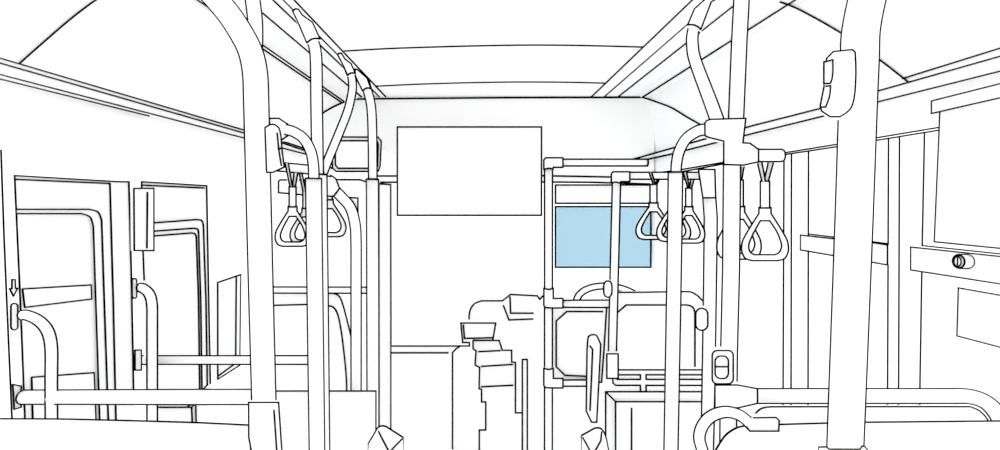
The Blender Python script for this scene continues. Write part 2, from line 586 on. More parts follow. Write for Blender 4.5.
# elbow bracket leading to the arch tube
m = MB().slab([(266, 118.4), (279, 118.4), (287.6, 124), (287.6, 135.8), (281.6, 140), (266, 140)], 1.112, 0.03, yaw=False)
m.build('elbow_bracket', PLASTIC, t)
m = MB()
P = sm([(286, 129.6), (294, 132), (304, 139), (311, 152), (313.5, 166), (313.8, 177.5)], 5)
m.bar(P, 10, 1.11)
m.build('arch_tube', METAL, t)

# stop bell on it
t = thing('stop_bell', 'tall white stop bell box clipped to the bracket of the bent left pole', 'stop button', py_(273, 172, 1.08))
out = [(266.6, 172.4), (265, 127.6)] + sm([(270, 124.6), (274.5, 124.6), (279, 128.2), (281, 136)], 3) + [(282.3, 152), (284.4, 167), (273, 172.4)]
m = MB().slab(out, 1.04, 0.05)
m.lines(1.04, [(277.2, 133), (278.6, 149), (281.4, 165.6)], [(278.6, 149), (282, 147.6)])
m.build('housing', PLASTIC, t)

# horizontal rails from the left wall
t = thing('guard_rail', 'long level white guard rail running from the left wall to the bent pole', 'guard rail', px_(20, 397, -1.2))
m = MB()
m.tube([py_(22.5, 397.2, 1.21), py_(60, 397.1, 1.205), py_(262, 396.9, 1.115)], PX(14.3), ring0=True)
m.build('tube', METAL, t)
MB().slabx([(12.7, 384.3), (21, 386), (21, 407.3), (14.2, 409.4)], -1.196, -0.004).build('wall_flange', PLASTIC, t)
t = thing('guard_rail', 'thinner white guard rail from the door pillar behind the bent left pole', 'guard rail', px_(138, 360, -1.2))
MB().tube([py_(141.5, 360, 1.66), py_(316, 360, 1.62)], PX(8.6), ring0=True).build('tube', METAL, t)
MB().slabx([(135, 350), (141.3, 350), (141.3, 370.2), (135, 370.2)], -1.194, -0.006).build('wall_flange', PLASTIC, t)

# partition panel at the lower left
m = MB().slab([(-160, 416), (0, 419), (60, 419.3), (140, 421.2), (200, 423), (248.6, 425.4), (249.2, 425.5), (251, 460), (256, 640), (-160, 640)], 1.15, -0.03)
tag(m.build('partition_panel', WHITE), 'large white partition in front of the nearer door, under the long guard rail', 'partition')

# ---------------- pole group left of centre
t = thing('grab_pole', 'slim white pole in front, with the arch tube entering its top', 'pole', base(316, 1.13))
b0 = down((313.5, 178.4), (317, 449), 0.0, 1.13)
m = MB().tube([py_(313.5, 178.4, 1.13), py_(317, 449, 1.13), b0], PX(15.4), ring0=True)
m.build('tube', METAL, t)

def bracket(out_, Y, arc, t):
    m = MB().slab(out_, Y, 0.03)
    m.build('ceiling_bracket', PLASTIC, t)

t = thing('grab_pole', 'white pole with ceiling bracket standing just behind the slim front pole', 'pole', base(322, 1.6))
MB().tube([py_(319.6, 174.4, 1.6), py_(322.6, 449, 1.6), down((319.6, 174.4), (322.6, 449), 0, 1.6)], PX(14.2), ring0=True).build('tube', METAL, t)
MB().bar(sm([(308, 26), (312.5, 40), (315.2, 50), (316.3, 65), (316.6, 100), (317.2, 140), (317.8, 178)], 5), 11.3, 1.6).build('upper_tube', METAL, t)
bracket(sm([(292.6, 11), (295.5, 9), (298.7, 9.6)], 3) + [(302.3, 15), (312.6, 22.5), (320, 39)] + sm([(318, 38.5), (312, 39), (306.7, 42.8)], 3) + [(298.7, 24)], 1.56, None, t)
# diagonal branch
t = thing('diagonal_handrail', 'slanting white tube from the second ceiling bracket down to the pole pair', 'handrail', py_(325.6, 170, 1.62))
P = [py_(x, y, Y) for x, y, Y in sm([(349, 70, 1.85), (351.8, 78, 1.84), (352.3, 90, 1.82), (348.2, 109.5, 1.78), (340, 131, 1.72), (327.6, 161, 1.64), (324.5, 169, 1.62), (323, 173, 1.62)], 5)]
MB().tube(P, PX(8)).build('tube', METAL, t)
bracket(sm([(337.8, 55), (339, 53.4), (341.5, 53.4)], 3) + [(345, 59), (351, 63.6), (355.2, 73)] + sm([(354.8, 73.2), (351, 73), (347.4, 75.2)], 3) + [(344, 67)], 1.8, None, t)
# third
t = thing('grab_pole', 'white pole with the third ceiling bracket, left of the tall post', 'pole', base(372, 2.0))
MB().tube([py_(372.4, 179.3, 2.0), py_(372.8, 300, 2.0), py_(373, 430, 2.0), Vector((py_(373, 430, 2.0).x, 2.0, 0))], PX(12), ring0=True).build('tube', METAL, t)
MB().bar(sm([(364.5, 80), (367.3, 90), (370, 100), (371.7, 113), (372.5, 140), (372.8, 182)], 5), 8.5, 2.0).build('upper_tube', METAL, t)
bracket([(355, 69), (357.4, 69.6), (367, 78), (370.8, 88.5)] + sm([(370.6, 88.5), (366.5, 88), (362.4, 90.8)], 3) + [(355.3, 76)], 1.97, None, t)

# curved tube with elbow at the right of the pole pair
t = thing('curved_handrail', 'white handrail curving down from an elbow fitting behind the pole pair', 'handrail', base(356, 1.8))
P = sm([py_(x, y, 1.8) for x, y in [(334.5, 190), (341, 196.5), (350, 207), (354.6, 222), (356, 240), (356.1, 290), (356.1, 400)]], 5)
P.append(Vector((P[-1].x, 1.8, 0)))
MB().tube(P, PX(10.2)).build('tube', METAL, t)
MB().slab([(322, 173.4), (329, 173.2), (336, 179), (339.6, 188.3), (333.6, 196.3), (322, 196)], 1.77, 0.05).build('elbow_fitting', PLASTIC, t)

# box partition
m = MB().slab([(262, 391.4), (375.5, 391.4), (375.5, 449), (375.5, 560), (262, 560)], 1.75, -0.03)
tag(m.build('partition_panel'), 'square-topped white partition at the foot of the left pole group', 'partition')
# rounded panel behind and its cross bar
m = MB()
O = [(262, 293)] + [(329, 293)] + sm([(333, 293), (338.5, 295.6), (342, 302), (346.5, 318), (351, 336)], 4) + [(352.5, 345), (354, 400), (354, 520), (262, 520)]
m.slab(O, 2.6, 0.05, ink=False)
m.lines(2.6, O[1:-3], [(262, 305.8), (273.6, 305.4), (307, 304.5)], sm([(327, 305.8), (333, 307), (337.5, 314), (341, 330), (344.5, 358), (346.4, 380), (346.6, 400)], 4))
tag(m.build('door_partition'), 'white panel with a rounded upper corner seen between the left poles', 'partition')
m = MB().bar([(258, 290), (320, 290.1), (369, 290.3)], 6.2, 2.58)
tag(m.build('cross_bar', METAL), 'thin level white bar along the top of the round-cornered panel', 'bar')

# small plates and rail behind the straps
m = MB().slab([(280, 179.9), (318, 179.9), (318, 195.6), (302, 194.9), (278.4, 192.7), (278.4, 181.4)], 1.715, 0.01)
m.slab([(287, 165), (299, 165), (299, 182), (287, 182)], 1.70, 0.02, ink=False)
tag(m.build('notice_plate'), 'small white plate behind the two hanging grips left of the pole pair', 'plate')
m = MB().slab([(350, 197.4), (358, 198), (358, 213), (350, 213)], 1.81, 0.01)
tag(m.build('notice_plate'), 'small white plate half hidden by the curved handrail tube', 'plate')
m = MB()
P = [py_(262, 165.3, 1.72), py_(284.5, 167.2, 1.69), py_(308, 169.5, 1.67), py_(331, 172, 1.64)]
m.tube(P, PX(8.6))
tag(m.build('strap_rail', METAL), 'short white rail carrying the hanging grips left of the pole pair', 'rail')

# ---------------- hanging grips
def strap(label, cx, top, wpx, hpx, Y, bands, rail_y, group):
    sx = wpx; sy = hpx
    X = lambda u: cx + u * sx
    V = lambda v: top + v * sy
    t = thing('hanging_grip', label, 'grab handle', py_(cx, top + hpx, Y), group)
    outer = [(-.13, .329), (-.13, .404)] + sm([(-.13, .404), (-.30, .56), (-.43, .69), (-.485, .765), (-.5, .86), (-.463, .93), (-.40, .975), (-.272, .996)], 3) + \
            sm([(.272, .996), (.40, .975), (.463, .93), (.5, .86), (.485, .765), (.43, .69), (.30, .56), (.13, .404)], 3) + [(.13, .329)]
    inner = [(-.098, .496)] + sm([(-.25, .655), (-.33, .765), (-.345, .83), (-.31, .89), (-.226, .921)], 3) + \
            sm([(.2, .921), (.30, .893), (.352, .82), (.335, .755), (.25, .63), (.098, .496)], 3)
    def dd(l):
        o = []
        for p in l:
            if not o or abs(o[-1][0] - p[0]) + abs(o[-1][1] - p[1]) > 1e-4:
                o.append(p)
        return o
    outer = dd(outer); inner = dd(inner)
    m = MB().slab([(X(u), V(v)) for u, v in outer], Y - 0.006, 0.012, holes=[[(X(u), V(v)) for u, v in inner]])
    m.build('handle', PLASTIC, t)
    m = MB().slab([(X(-.1), V(0)), (X(.1), V(0)), (X(.1), V(.335)), (X(-.1), V(.335))], Y - 0.009, 0.018)
    m.build('sleeve', PLASTIC, t)
    for i, q in enumerate(bands):
        m = MB().slab(q, Y - (0.02 if i == 0 else 0.003), 0.006, ink=False)
        m.lines(Y - (0.02 if i == 0 else 0.003), [q[0], q[3]], [q[1], q[2]])
        m.build('webbing', FABRIC, t)
gl = 'hanging grips left of the gangway'
def Q(a, b, y0, c, d, y1): return [(a, y0), (b, y0), (d, y1), (c, y1)]
strap('hanging grip fully in view left of the slim front pole', 292.6, 186.8, 35, 59.8, 1.66,
      [Q(285, 288.3, 163, 290, 292.5, 187), Q(293.9, 297.8, 172.8, 292.6, 295.3, 187)], 0, gl)
strap('hanging grip half hidden behind its neighbour and the slim front pole', 306, 190.5, 32, 53.5, 1.69, [Q(299.4, 302.2, 174, 302.8, 305.8, 190.8)], 0, gl)
strap('hanging grip showing only its curved side beyond the pole pair', 329, 181, 34, 56, 1.84, [Q(321, 325, 172, 321, 325, 182)], 0, gl)
gr = 'hanging grips by the driver cab'
strap('hanging grip overlapping the lower part of the blue windscreen pane', 653.5, 184.4, 35, 55.3, 1.74,
      [Q(649, 651.8, 172.3, 653.3, 655.4, 184.7), Q(657.2, 659, 180, 655.2, 656.7, 184.7)], 0, gr)
strap('hanging grip mostly behind the pole with the arched top', 673.7, 186, 34, 55.8, 1.70, [Q(671, 676, 176, 671, 676, 187)], 0, gr)
strap('hanging grip between the arched pole and the pole with the pill-shaped button', 688.8, 188.2, 32, 55.2, 1.66,
      [Q(683.3, 686.7, 172.3, 687.8, 689.5, 188.5), Q(690.7, 693.8, 180.4, 689.3, 691.7, 188.5)], 0, gr)
gb = 'large hanging grips on the cross fitting'
strap('large nearest hanging grip, fully in view under the stub of the cross fitting', 765, 181.2, 47, 79.8, 1.10,
      [Q(757.1, 761.8, 161.5, 761.8, 765.6, 181.5), Q(768.4, 773.8, 161.5, 764, 768.4, 181.5)], 0, gb)
strap('large hanging grip behind the pole with the stop button', 739, 180, 44.5, 79.6, 1.20, [Q(741, 744.4, 165, 740, 741.8, 180.3)], 0, gb)

# ================================================================== CENTRE
# mirror / sign frame
t = thing('mirror', 'round-cornered white framed mirror under the front of the ceiling', 'mirror', py_(357, 171, 3.3))
O = [(337, 137), (378, 137.2), (381.3, 141), (380.2, 166), (378.6, 170.6), (376.5, 171.4), (336, 171.4), (332.6, 168), (332.3, 160), (333, 141)]
MB().slab(O, 3.3, 0.05).build('frame', PLASTIC, t)
I = [(336, 140.8), (377, 140.8), (378.2, 144), (377.6, 166), (376, 168.3), (338, 168.3), (335.4, 165), (335.3, 144)]
MB().slab(I, 3.29, 0.012).build('glass', PLASTIC, t)
MB().prism([(py_(345, 150, 3.33).x, 3.34, py_(345, 160, 3.33).z), (py_(370, 150, 3.33).x, 3.34, py_(345, 160, 3.33).z), (py_(370, 150, 3.33).x, 3.34, py_(345, 145, 3.33).z), (py_(345, 150, 3.33).x, 3.34, py_(345, 145, 3.33).z)], Vector((0, 0.529, 0))).build('bracket', PLASTIC, t)

# tall post left of the big panel and door head beside it
t = thing('door_post', 'tall white upright post standing left of the big blank display board', 'post', base(386, 2.9))
MB().slab([(372, 183.6), (390.8, 184.4), (391, 300), (391, 449), (391, 520), (372, 520)], 2.9, 0.06, ink=False).lines(2.9, [(378, 183.8), (390.8, 184.4), (391, 300), (391, 449), (391, 500)], [(378.8, 184), (379, 449)]).build('upright', METAL, t)
m = MB().slab([(320, 179.6), (360, 179.7), (366.5, 181.8), (380, 181.8), (380, 187), (320, 187)], 2.92, 0.05, ink=False)
m.lines(2.92, [(333, 179.6), (360, 179.7), (366.5, 181.8)])
m.build('door_head', METAL, t)

# big blank board
t = thing('display_board', 'big blank white rectangular board hung under the front header', 'display', py_(469, 215, 3.7))
MB().slab([(397.3, 127), (541.5, 127), (541.5, 215.3), (397.3, 215.3)], 3.68, 0.05).build('panel', PLASTIC, t)
MB().prism([py_(440, 165, 3.72), py_(500, 165, 3.72), py_(500, 135, 3.72), py_(440, 135, 3.72)], Vector((0, 0.149, 0))).build('bracket', METAL, t)

# counter / engine box left of the fare machine
t = thing('front_counter', 'low white counter left of the fare machine', 'counter', base(430, 2.86))
m = MB()
m.slab([(391.6, 346), (462, 346), (456, 349.5), (452.6, 353), (452.6, 449), (452.6, 520), (391.6, 520)], 2.86, 1.0, ink=False)
m.lines(2.86, [(391.3, 346), (469, 346)], [(391.3, 352.86), (448, 352.86)], [(460, 346.3), (456, 349), (452.6, 352.7), (452.6, 449), (452.6, 500)])
m.build('body', WHITE, t)

# fare machine
t = thing('fare_machine', 'stepped white fare machine with a slanted screen box and curved hose', 'fare machine', base(497, 2.85))
m = MB()
O = [(473, 340.4), (473, 348.7), (476, 351), (475, 365), (479.6, 367.5), (479, 388.7), (481.5, 389.4), (481.5, 402), (485.7, 402), (485.7, 430), (479.2, 430),
     (479.2, 449), (479.2, 520), (515.5, 520), (515.5, 362.4), (511.7, 362), (511.7, 350.2), (502.3, 350.2), (499.2, 340.4)]
m.slab(O, 2.85, 0.22, ink=False)
m.lines(2.85, O[:12] + [(479.2, 500)], [(521, 412.8), (515.5, 412.8)] + O[14:] + [(473, 340.4)],
        [(478.5, 351.7), (500.4, 350.6)], [(481.5, 366.4), (512.5, 364.5)], [(481.5, 386.8), (512.8, 385.3)])
m.build('body', PLASTIC, t)
m = MB()
m.slab([(460.8, 323), (495.8, 323), (492.8, 340.4), (469.4, 340.4), (469.4, 342.6), (462.6, 342.6)], 2.8, 0.12, ink=False)
m.lines(2.8, [(469.4, 346), (469.4, 342.6), (462.6, 342.6), (460.8, 323), (495.8, 323), (492.8, 340.4), (473, 340.4)], [(463.4, 325), (464.5, 338.5), (493, 337.7)])
m.build('screen_box', PLASTIC, t)
m = MB()
O = [(469, 323)] + sm([(469, 316), (470.5, 309), (474.6, 303.6), (481.5, 300.8)], 4) + [(502.3, 300.8), (510.4, 294.4), (537.4, 295.8), (539.8, 299.4), (542.8, 295.8), (542.8, 323)]
m.slab(O, 2.88, 0.1, ink=False)
m.lines(2.88, O[:-1], [(510, 297), (510.6, 313.2), (533.2, 313.2)], [(503.4, 305.7), (509, 320), (533, 319)])
m.build('curved_hood', PLASTIC, t)
m = MB().slab([(522.3, 359.4), (527.3, 359.4), (527.3, 520), (522.3, 520)], 2.78, 0.03)
tag(m.build('slim_post', METAL), 'short slim white post between the fare machine and the cab pole', 'post')
# dashboard the hood stands against
m = MB()
m.prism([(0.0, 3.3, 0), (1.19, 3.3, 0), (1.19, 3.3, 0.62), (0.0, 3.3, 0.62)], Vector((0, 0.64, 0)))
tag(m.build('dashboard'), 'low white dashboard under the windscreen', 'dashboard')

# cab pole with tee fittings
t = thing('cab_pole', 'slim white pole at the cab entrance with three tee fittings and rails', 'pole', base(548, 2.0))
MB().tube([py_(548.5, 168, 2.0), py_(548.4, 449, 2.0), Vector((py_(548.4, 449, 2.0).x, 2.0, 0))], PX(7.6)).build('tube', METAL, t)
def tee(yt, yb, x0=543.8, xv=553.3, xh=562.9, ytop=None, Y=1.98, th=0.045):
    """fitting: upright socket x0-xv, side socket to xh between yt and yb"""
    tp = ytop if ytop is not None else yt - 10.2
    if ytop is None:
        O = sm([(x0, tp), (x0 + 5, tp + 1.3), (xv, tp)], 3) + [(xv, yt), (xh, yt), (xh, yb), (xv, yb), (x0 + 1.6, yb - .4), (x0, yb - 2.5)]
    else:
        O = [(x0, tp + 2.2), (x0 + 1.8, tp), (xh, tp), (xh, yt), (xv, yt), (xv - .3, yt + 2)] + sm([(xv - .3, yt + 2), (x0 + 5, yt + .9), (x0, yt + 2.2)], 3)[1:]
    return MB().slab(O, Y, th)
tee(167.3, 0, ytop=157.8).build('elbow_fitting', PLASTIC, t)
tee(298.4, 308).build('tee_fitting', PLASTIC, t)
tee(378.4, 388).build('tee_fitting', PLASTIC, t)
MB().tube([py_(560, 162.6, 2.0), py_(647.4, 162.6, 2.0)], PX(6.6), ring1=True).build('top_rail', METAL, t)
MB().tube([py_(560, 303.8, 2.0), py_(614, 303.8, 1.83)], PX(6.9)).build('middle_rail', METAL, t)
MB().tube([py_(560, 383.1, 2.0), py_(593, 383.1, 2.0)], PX(6.2)).build('lower_rail', METAL, t)

# clear screen behind
m = MB().slab([(553, 303.5), (612, 303.5), (610, 383), (553, 383)], 2.015, 0.01, ink=False)
m.lines(2.015, [(585.6, 376.3), (564.9, 375.3), (556.2, 366.7), (556.2, 321), (566.7, 311.6), (605.6, 311.6)])
tag(m.build('cab_screen'), 'white screen with clipped corners between the tee fittings of the cab pole', 'screen')
# sloping strap
m = MB().slab([(603.5, 307.5), (606.7, 307.5), (604, 350), (601.6, 382.4), (598.8, 382.4)], 1.99, 0.012, ink=False)
m.lines(1.99, [(606.7, 307.5), (604, 350), (601.6, 382.3), (598.8, 382.3)])
tag(m.build('door_strap', FABRIC), 'thin slanting white strap between the cab screen and the cab rail pole', 'strap')
# arm shaped bar in front of the screen
t = thing('padded_bar', 'long upright white armrest hanging before the cab screen', 'arm rest', py_(594, 422, 1.9))
O = [(586.2, 411), (587, 350), (587.8, 338.9)] + sm([(588.3, 336.8), (591, 334.9), (595.6, 335), (597.8, 337.8), (600.7, 344.4)], 3) + [(600.5, 350), (596.7, 422.2), (591.6, 422.2)]
m = MB().slab(O, 1.93, 0.04)
m.lines(1.93, [(589.9, 346), (592.6, 349.4), (591.4, 380), (590, 410.4)])
m.build('pad', PLASTIC, t)

# cab rail pole
t = thing('cab_pole', 'thin white pole with an oval button, ending in a square sleeve at the cab rail', 'pole', py_(612.5, 385, 1.8))
MB().tube([py_(616.5, 182, 1.8), py_(614.3, 270, 1.8), py_(612.3, 356, 1.8)], PX(8)).build('tube', METAL, t)
MB().slab([(611.3, 174), (612.9, 171.8), (629.8, 171.8), (629.8, 181.6), (620.7, 181.6), (620.4, 183.3), (616, 182), (611.4, 182.8)], 1.77, 0.05).build('elbow_fitting', PLASTIC, t)
MB().slab([(606.8, 353.8), (618.2, 353.8), (618.2, 378.4), (606.8, 378.4)], 1.77, 0.05).build('sleeve', PLASTIC, t)
MB().tube([py_(628, 175.8, 1.8), py_(668, 175.8, 1.77), py_(700, 175.8, 1.75)], PX(6.9)).build('top_rail', METAL, t)
m = MB().slab(sm([(603.8, 285), (605.5, 281.6), (607.8, 281), (610.3, 281.8), (611.8, 285), (611.8, 293), (610, 296.4), (607.8, 297.2), (605.4, 296.3), (603.8, 293)], 3, True), 1.755, 0.04)
tag(m.build('stop_button', PLASTIC), 'small oval white button on the thin cab pole, before the steering wheel', 'stop button')

# cab frame (rails behind sleeve)
t = thing('cab_rail_frame', 'low white frame of two level rails above the cab cabinet', 'rail frame', py_(655, 391, 2.1))
fr = MB()
O = [(612.7, 378), (618.3, 369.8), (704, 369.8), (704, 374.9), (646.2, 374.9), (646.2, 379.4), (704, 379.4), (704, 385.5), (646.2, 385.5), (646.2, 393), (640.4, 393), (640.4, 385.5), (615.6, 385.3), (612.9, 383)]
fr.slab([(612.7, 378), (617, 369.8), (704, 369.8), (704, 374.9), (646.2, 374.9), (646.2, 379.4), (704, 379.4), (704, 385.5), (646.2, 385.5), (646.2, 393), (640.4, 393), (640.4, 385.5), (615.6, 385.3), (612.9, 383), (612.7, 379.4), (640.4, 379.4), (640.4, 374.9), (612.7, 374.9)], 2.15, 0.035, ink=False)
fr.lines(2.15, [(617, 369.8), (704, 369.8)], [(617, 374.9), (640.4, 374.9), (640.4, 379.4), (617, 379.4)], [(704, 374.9), (646.2, 374.9), (646.2, 379.4), (704, 379.4)],
         [(612.7, 378), (612.9, 383), (615.6, 385.4), (640.4, 385.4), (640.4, 391.6)], [(704, 385.5), (646.2, 385.5), (646.2, 391.6)])
fr.build('frame', METAL, t)

# cabinet
t = thing('cab_cabinet', 'white cabinet with a sloping rim under the cab rail frame', 'cabinet', base(660, 2.15))
cb = MB()
cb.slab([(605.6, 391.7), (708, 391.7), (708, 560), (605.6, 560)], 2.15, 0.3, ink=False)
cb.lines(2.15, [(605.6, 540), (605.6, 391.7), (708, 391.7)], [(605.6, 391.7), (615.6, 401.6)])
cb.build('body', WHITE, t)
cb = MB()
cb.slab([(615.6, 401.7), (708, 401.7), (708, 555), (615.6, 555)], 2.14, 0.012, ink=False)
cb.lines(2.14, [(615.6, 540), (615.6, 401.7), (708, 401.7)], [(631.6, 408.2), (631.6, 520)])
cb.build('door', WHITE, t)

# driver seat
t = thing('driver_seat', 'broad round-shouldered white back of the driver seat behind the cab rails', 'seat', base(655, 2.6))
m = MB()
O = [(612, 292.4), (640, 292.2), (688.9, 291.5), (693, 292.6), (697.8, 295.6), (702.9, 301), (707, 308), (707, 400), (612, 400)]
m.slab(O, 2.54, 0.03, ink=False)
m.lines(2.54, O[:6])
m.lines(2.54, [(614, 315.5), (617.3, 312.7), (626.2, 305), (686.7, 305)] + sm([(690, 305.6), (693.3, 307.8), (695, 312.5)], 3) + [(695, 330), (695, 368)])
m.build('backrest', FABRIC, t)
MB().slab([(616, 395), (704, 395), (704, 405), (616, 405)], 2.56, 0.5, ink=False).build('cushion', FABRIC, t)
MB().tube([py_(658, 402, 2.9), Vector((py_(658, 402, 2.9).x, 2.9, 0))], 0.05, seams=False).build('pedestal', METAL, t)

# steering wheel: a round rim on a raked plane
t = thing('steering_wheel', 'white steering wheel rim showing above the cab rail, below the blue pane', 'steering wheel', py_(607, 320, 3.2))
m = MB()
n = 48; c0 = py_(610.5, 304.3, 3.25); ax = 0.22; cs = []
for k in range(n):
    a = 2 * math.pi * k / n
    cs.append(c0 + Vector((ax * math.cos(a), 0.2 * math.sin(a), 0.085 * math.sin(a))))
m.tube(cs, 0.0175, close=True, caps=False)
m.build('rim', PLASTIC, t)
m = MB()
m.tube([c0 + Vector((-ax, 0, 0)), c0 + Vector((ax, 0, 0))], 0.012, seams=False)
m.tube([c0 + Vector((0, 0, 0)), c0 + Vector((0, 0.04, -0.3))], 0.03, seams=False)
m.build('spokes_and_column', PLASTIC, t)

# two headrest grips at the bottom edge
def headrest(label, O, lines, Y, g):
    t = thing('headrest', label, 'headrest', py_(O[0][0] + 10, 470, Y), g)
    m = MB().slab(O, Y, -0.05)
    m.yaw = (m.yaw[0] - m.yaw[1] * 0.05, m.yaw[1], Y - 1)
    m.lines(Y - 1, *lines)
    m.build('pad', FABRIC, t)
    a = sum(p[0] for p in O) / len(O)
    MB().tube([py_(a, 452, Y + 0.03), Vector((py_(a, 452, Y + 0.03).x, Y + 0.03, 0))], 0.02, seams=False).build('support', METAL, t)
headrest('faceted white headrest top left of the aisle, at the foot of the tall post',
         [(368.8, 470), (368.8, 443.5), (378, 428)] + sm([(379.5, 426.8), (383, 426.2), (386, 427)], 3) + [(402.6, 437.6), (402.6, 470)],
         [[(378.5, 431.5), (387.5, 449), (395, 463)], [(402, 439), (392.5, 449), (383, 460)]], 1.5, 'headrests along the aisle')
headrest('rounded white headrest top at the foot of the cab cabinet',
         [(582.2, 470), (582.2, 435.6), (594, 429)] + sm([(596.2, 428.3), (600, 428.6), (603, 431.6), (605.6, 437.8)], 3) + [(607.8, 449), (610, 470)],
         [[(582.9, 437.8), (589, 449), (596, 462)], [(601.8, 432), (600.7, 441), (596.2, 449), (590, 460)]], 1.5, 'headrests along the aisle')

# ================================================================== RIGHT GROUP
t = thing('grab_pole', 'white pole with an arched top joining the cross fitting', 'pole', base(673, 1.25))
b0 = down((675.5, 172.2), (671, 449), 0, 1.25)
MB().tube([py_(675.5, 172.2, 1.25), py_(674.3, 260, 1.25), py_(671, 449, 1.25), b0], PX(14.1), ring0=True).build('tube', METAL, t)
P = sm([py_(x, y, Y) for x, y, Y in [(712, 129.4, 1.1), (704.6, 129.5, 1.12), (696.5, 131.6, 1.14), (686, 139, 1.18), (679.3, 151, 1.22), (676.6, 163, 1.25), (676, 175, 1.25)]], 5)
MB().tube(P, PX(10.2)).build('arch_tube', METAL, t)

t = thing('grab_pole', 'white pole with a tapered collar on top, right of the arched pole', 'pole', base(709, 1.72))
P = [py_(x, y, 1.72) for x, y in [(709.2, 197), (710.7, 217), (710.3, 260), (709, 350), (707.8, 420)]]
P.append(Vector((P[-1].x, 1.72, 0)))
MB().tube(P, PX(12.7)).build('tube', METAL, t)
MB().slab([(698.4, 169.4), (714.9, 169.4), (715.8, 197.8), (702.8, 197.8)], 1.69, 0.06).build('collar', PLASTIC, t)
m = MB().slab(rrect(695.7, 308.3, 707.8, 330.3, 5.9, 6), 1.66, 0.045)
tag(m.build('stop_button', PLASTIC), 'oval white button on the pole with the tapered collar', 'stop button')

t = thing('grab_pole', 'white pole through the cross fitting, carrying the square stop button', 'pole', base(729, 1.08))
P = [py_(x, y, 1.08) for x, y in [(741.6, -20), (741.4, 1), (736.2, 100), (732, 160), (729.4, 340), (727.6, 445)]]
b0 = down((729.4, 340), (727.6, 445), 0, 1.08)
MB().tube([py_(741.9, -60, 1.08)] + P[1:2] + [py_(739.3, 40, 1.08), py_(736, 119, 1.08)], PX(15)).build('upper_tube', METAL, t)
MB().tube([py_(732, 160, 1.08), py_(731, 270, 1.08), py_(729, 352, 1.08), py_(728, 449, 1.08), b0], PX(16.5)).build('tube', METAL, t)
O = [(704.9, 123), (706.7, 120.6), (711, 119.3), (745.8, 118.4), (742.9, 142.9), (750, 143.3), (757.3, 148.6), (758.6, 148.8), (758.6, 161.8), (743.3, 165.1), (723.8, 164.4), (723.8, 141.1), (708.4, 137.3), (705, 135.6)]
MB().slab(O, 1.045, 0.065).build('cross_fitting', PLASTIC, t)
O = [(757, 149.4), (781.5, 149.4)] + sm([(781.5, 149.4), (784.4, 151), (785.4, 155.5), (784.4, 160), (781.5, 161.6)], 4)[1:] + [(757, 161.6)]
MB().slab(O, 1.06, 0.04).build('stub_arm', PLASTIC, t)
P = [py_(x, y, Y) for x, y, Y in sm([(697, 20, 1.3), (693, 32, 1.3), (692.4, 45, 1.28), (695.6, 62, 1.24), (709.8, 100, 1.12), (718.5, 124, 1.09)], 6)]
MB().tube(P, PX(11.6)).build('bent_branch', METAL, t)
O = [(687.6, 25)] + sm([(690, 24.6), (694, 25), (698, 26.8), (700.6, 29.8)], 3) + [(711, 2), (713, -12), (711, -17), (706, -12), (703.3, 1), (694.4, 8.9)]
MB().slab([(687.6, 25)] + sm([(690, 24.6), (694, 25), (698, 26.8), (700.8, 29.6)], 3) + [(711.2, 2), (714.6, 0), (722, -12), (703.3, 0.8), (694.4, 8.9)], 1.255, 0.03).build('ceiling_bracket', PLASTIC, t)
# square button
t = thing('stop_button', 'round-cornered square stop button on the pole below the cross fitting', 'stop button', py_(722.8, 384, 1.04))
MB().slab(rrect(712.2, 350.5, 733.3, 383.8, 5, 5), 1.035, 0.03).build('housing', PLASTIC, t)
m = MB().slab(rrect(715.2, 356, 728.4, 378.6, 5.4, 5), 1.028, 0.01)
m.lines(1.028, [(715.2, 366.8), (728.4, 366.8)])
m.build('push_button', PLASTIC, t)

# rail to the right with tapered fitting
t = thing('guard_rail', 'level white guard rail bending down at its end, over the right seat back', 'guard rail', py_(860, 404, 1.08))
MB().slab([(714.9, 385), (737.6, 385), (757.5, 388.7), (757.5, 403.4), (738.3, 407.8), (714.9, 407.8)], 1.055, 0.03).build('tapered_fitting', PLASTIC, t)
P = [py_(x, y, 1.08) for x, y in [(752, 396), (880, 396)] + sm([(952, 396), (965, 396), (978, 398.5), (989, 404.5), (998, 415), (1005, 430), (1009, 450)], 5)]
P.append(Vector((P[-1].x, 1.08, 0.0)))
MB().tube(P, PX(15)).build('tube', METAL, t)

# grab ring on the seat
t = thing('seat_handle', 'curved white grab handle on the corner of the right seat back', 'handle', py_(752, 440, 0.93))
P = [py_(x, y, 0.93) for x, y in sm([(711, 475), (706, 461), (701.6, 448), (699.3, 437), (702.6, 425.6), (711.3, 416.2), (724.8, 411.9), (737.5, 414.2), (746, 419.8), (752, 426)], 5)]
MB().tube(P, PX(10.6)).build('loop', PLASTIC, t)
m = MB()
O = [(750, 424.5), (753.4, 417.8), (776.1, 417.4), (779.3, 420.6), (778.8, 431.2), (749.9, 431.2), (746.2, 426.6)]
m.slab(O, 0.905, 0.02, ink=False)
m.lines(0.905, O[1:])
m.build('grip_end', PLASTIC, t)

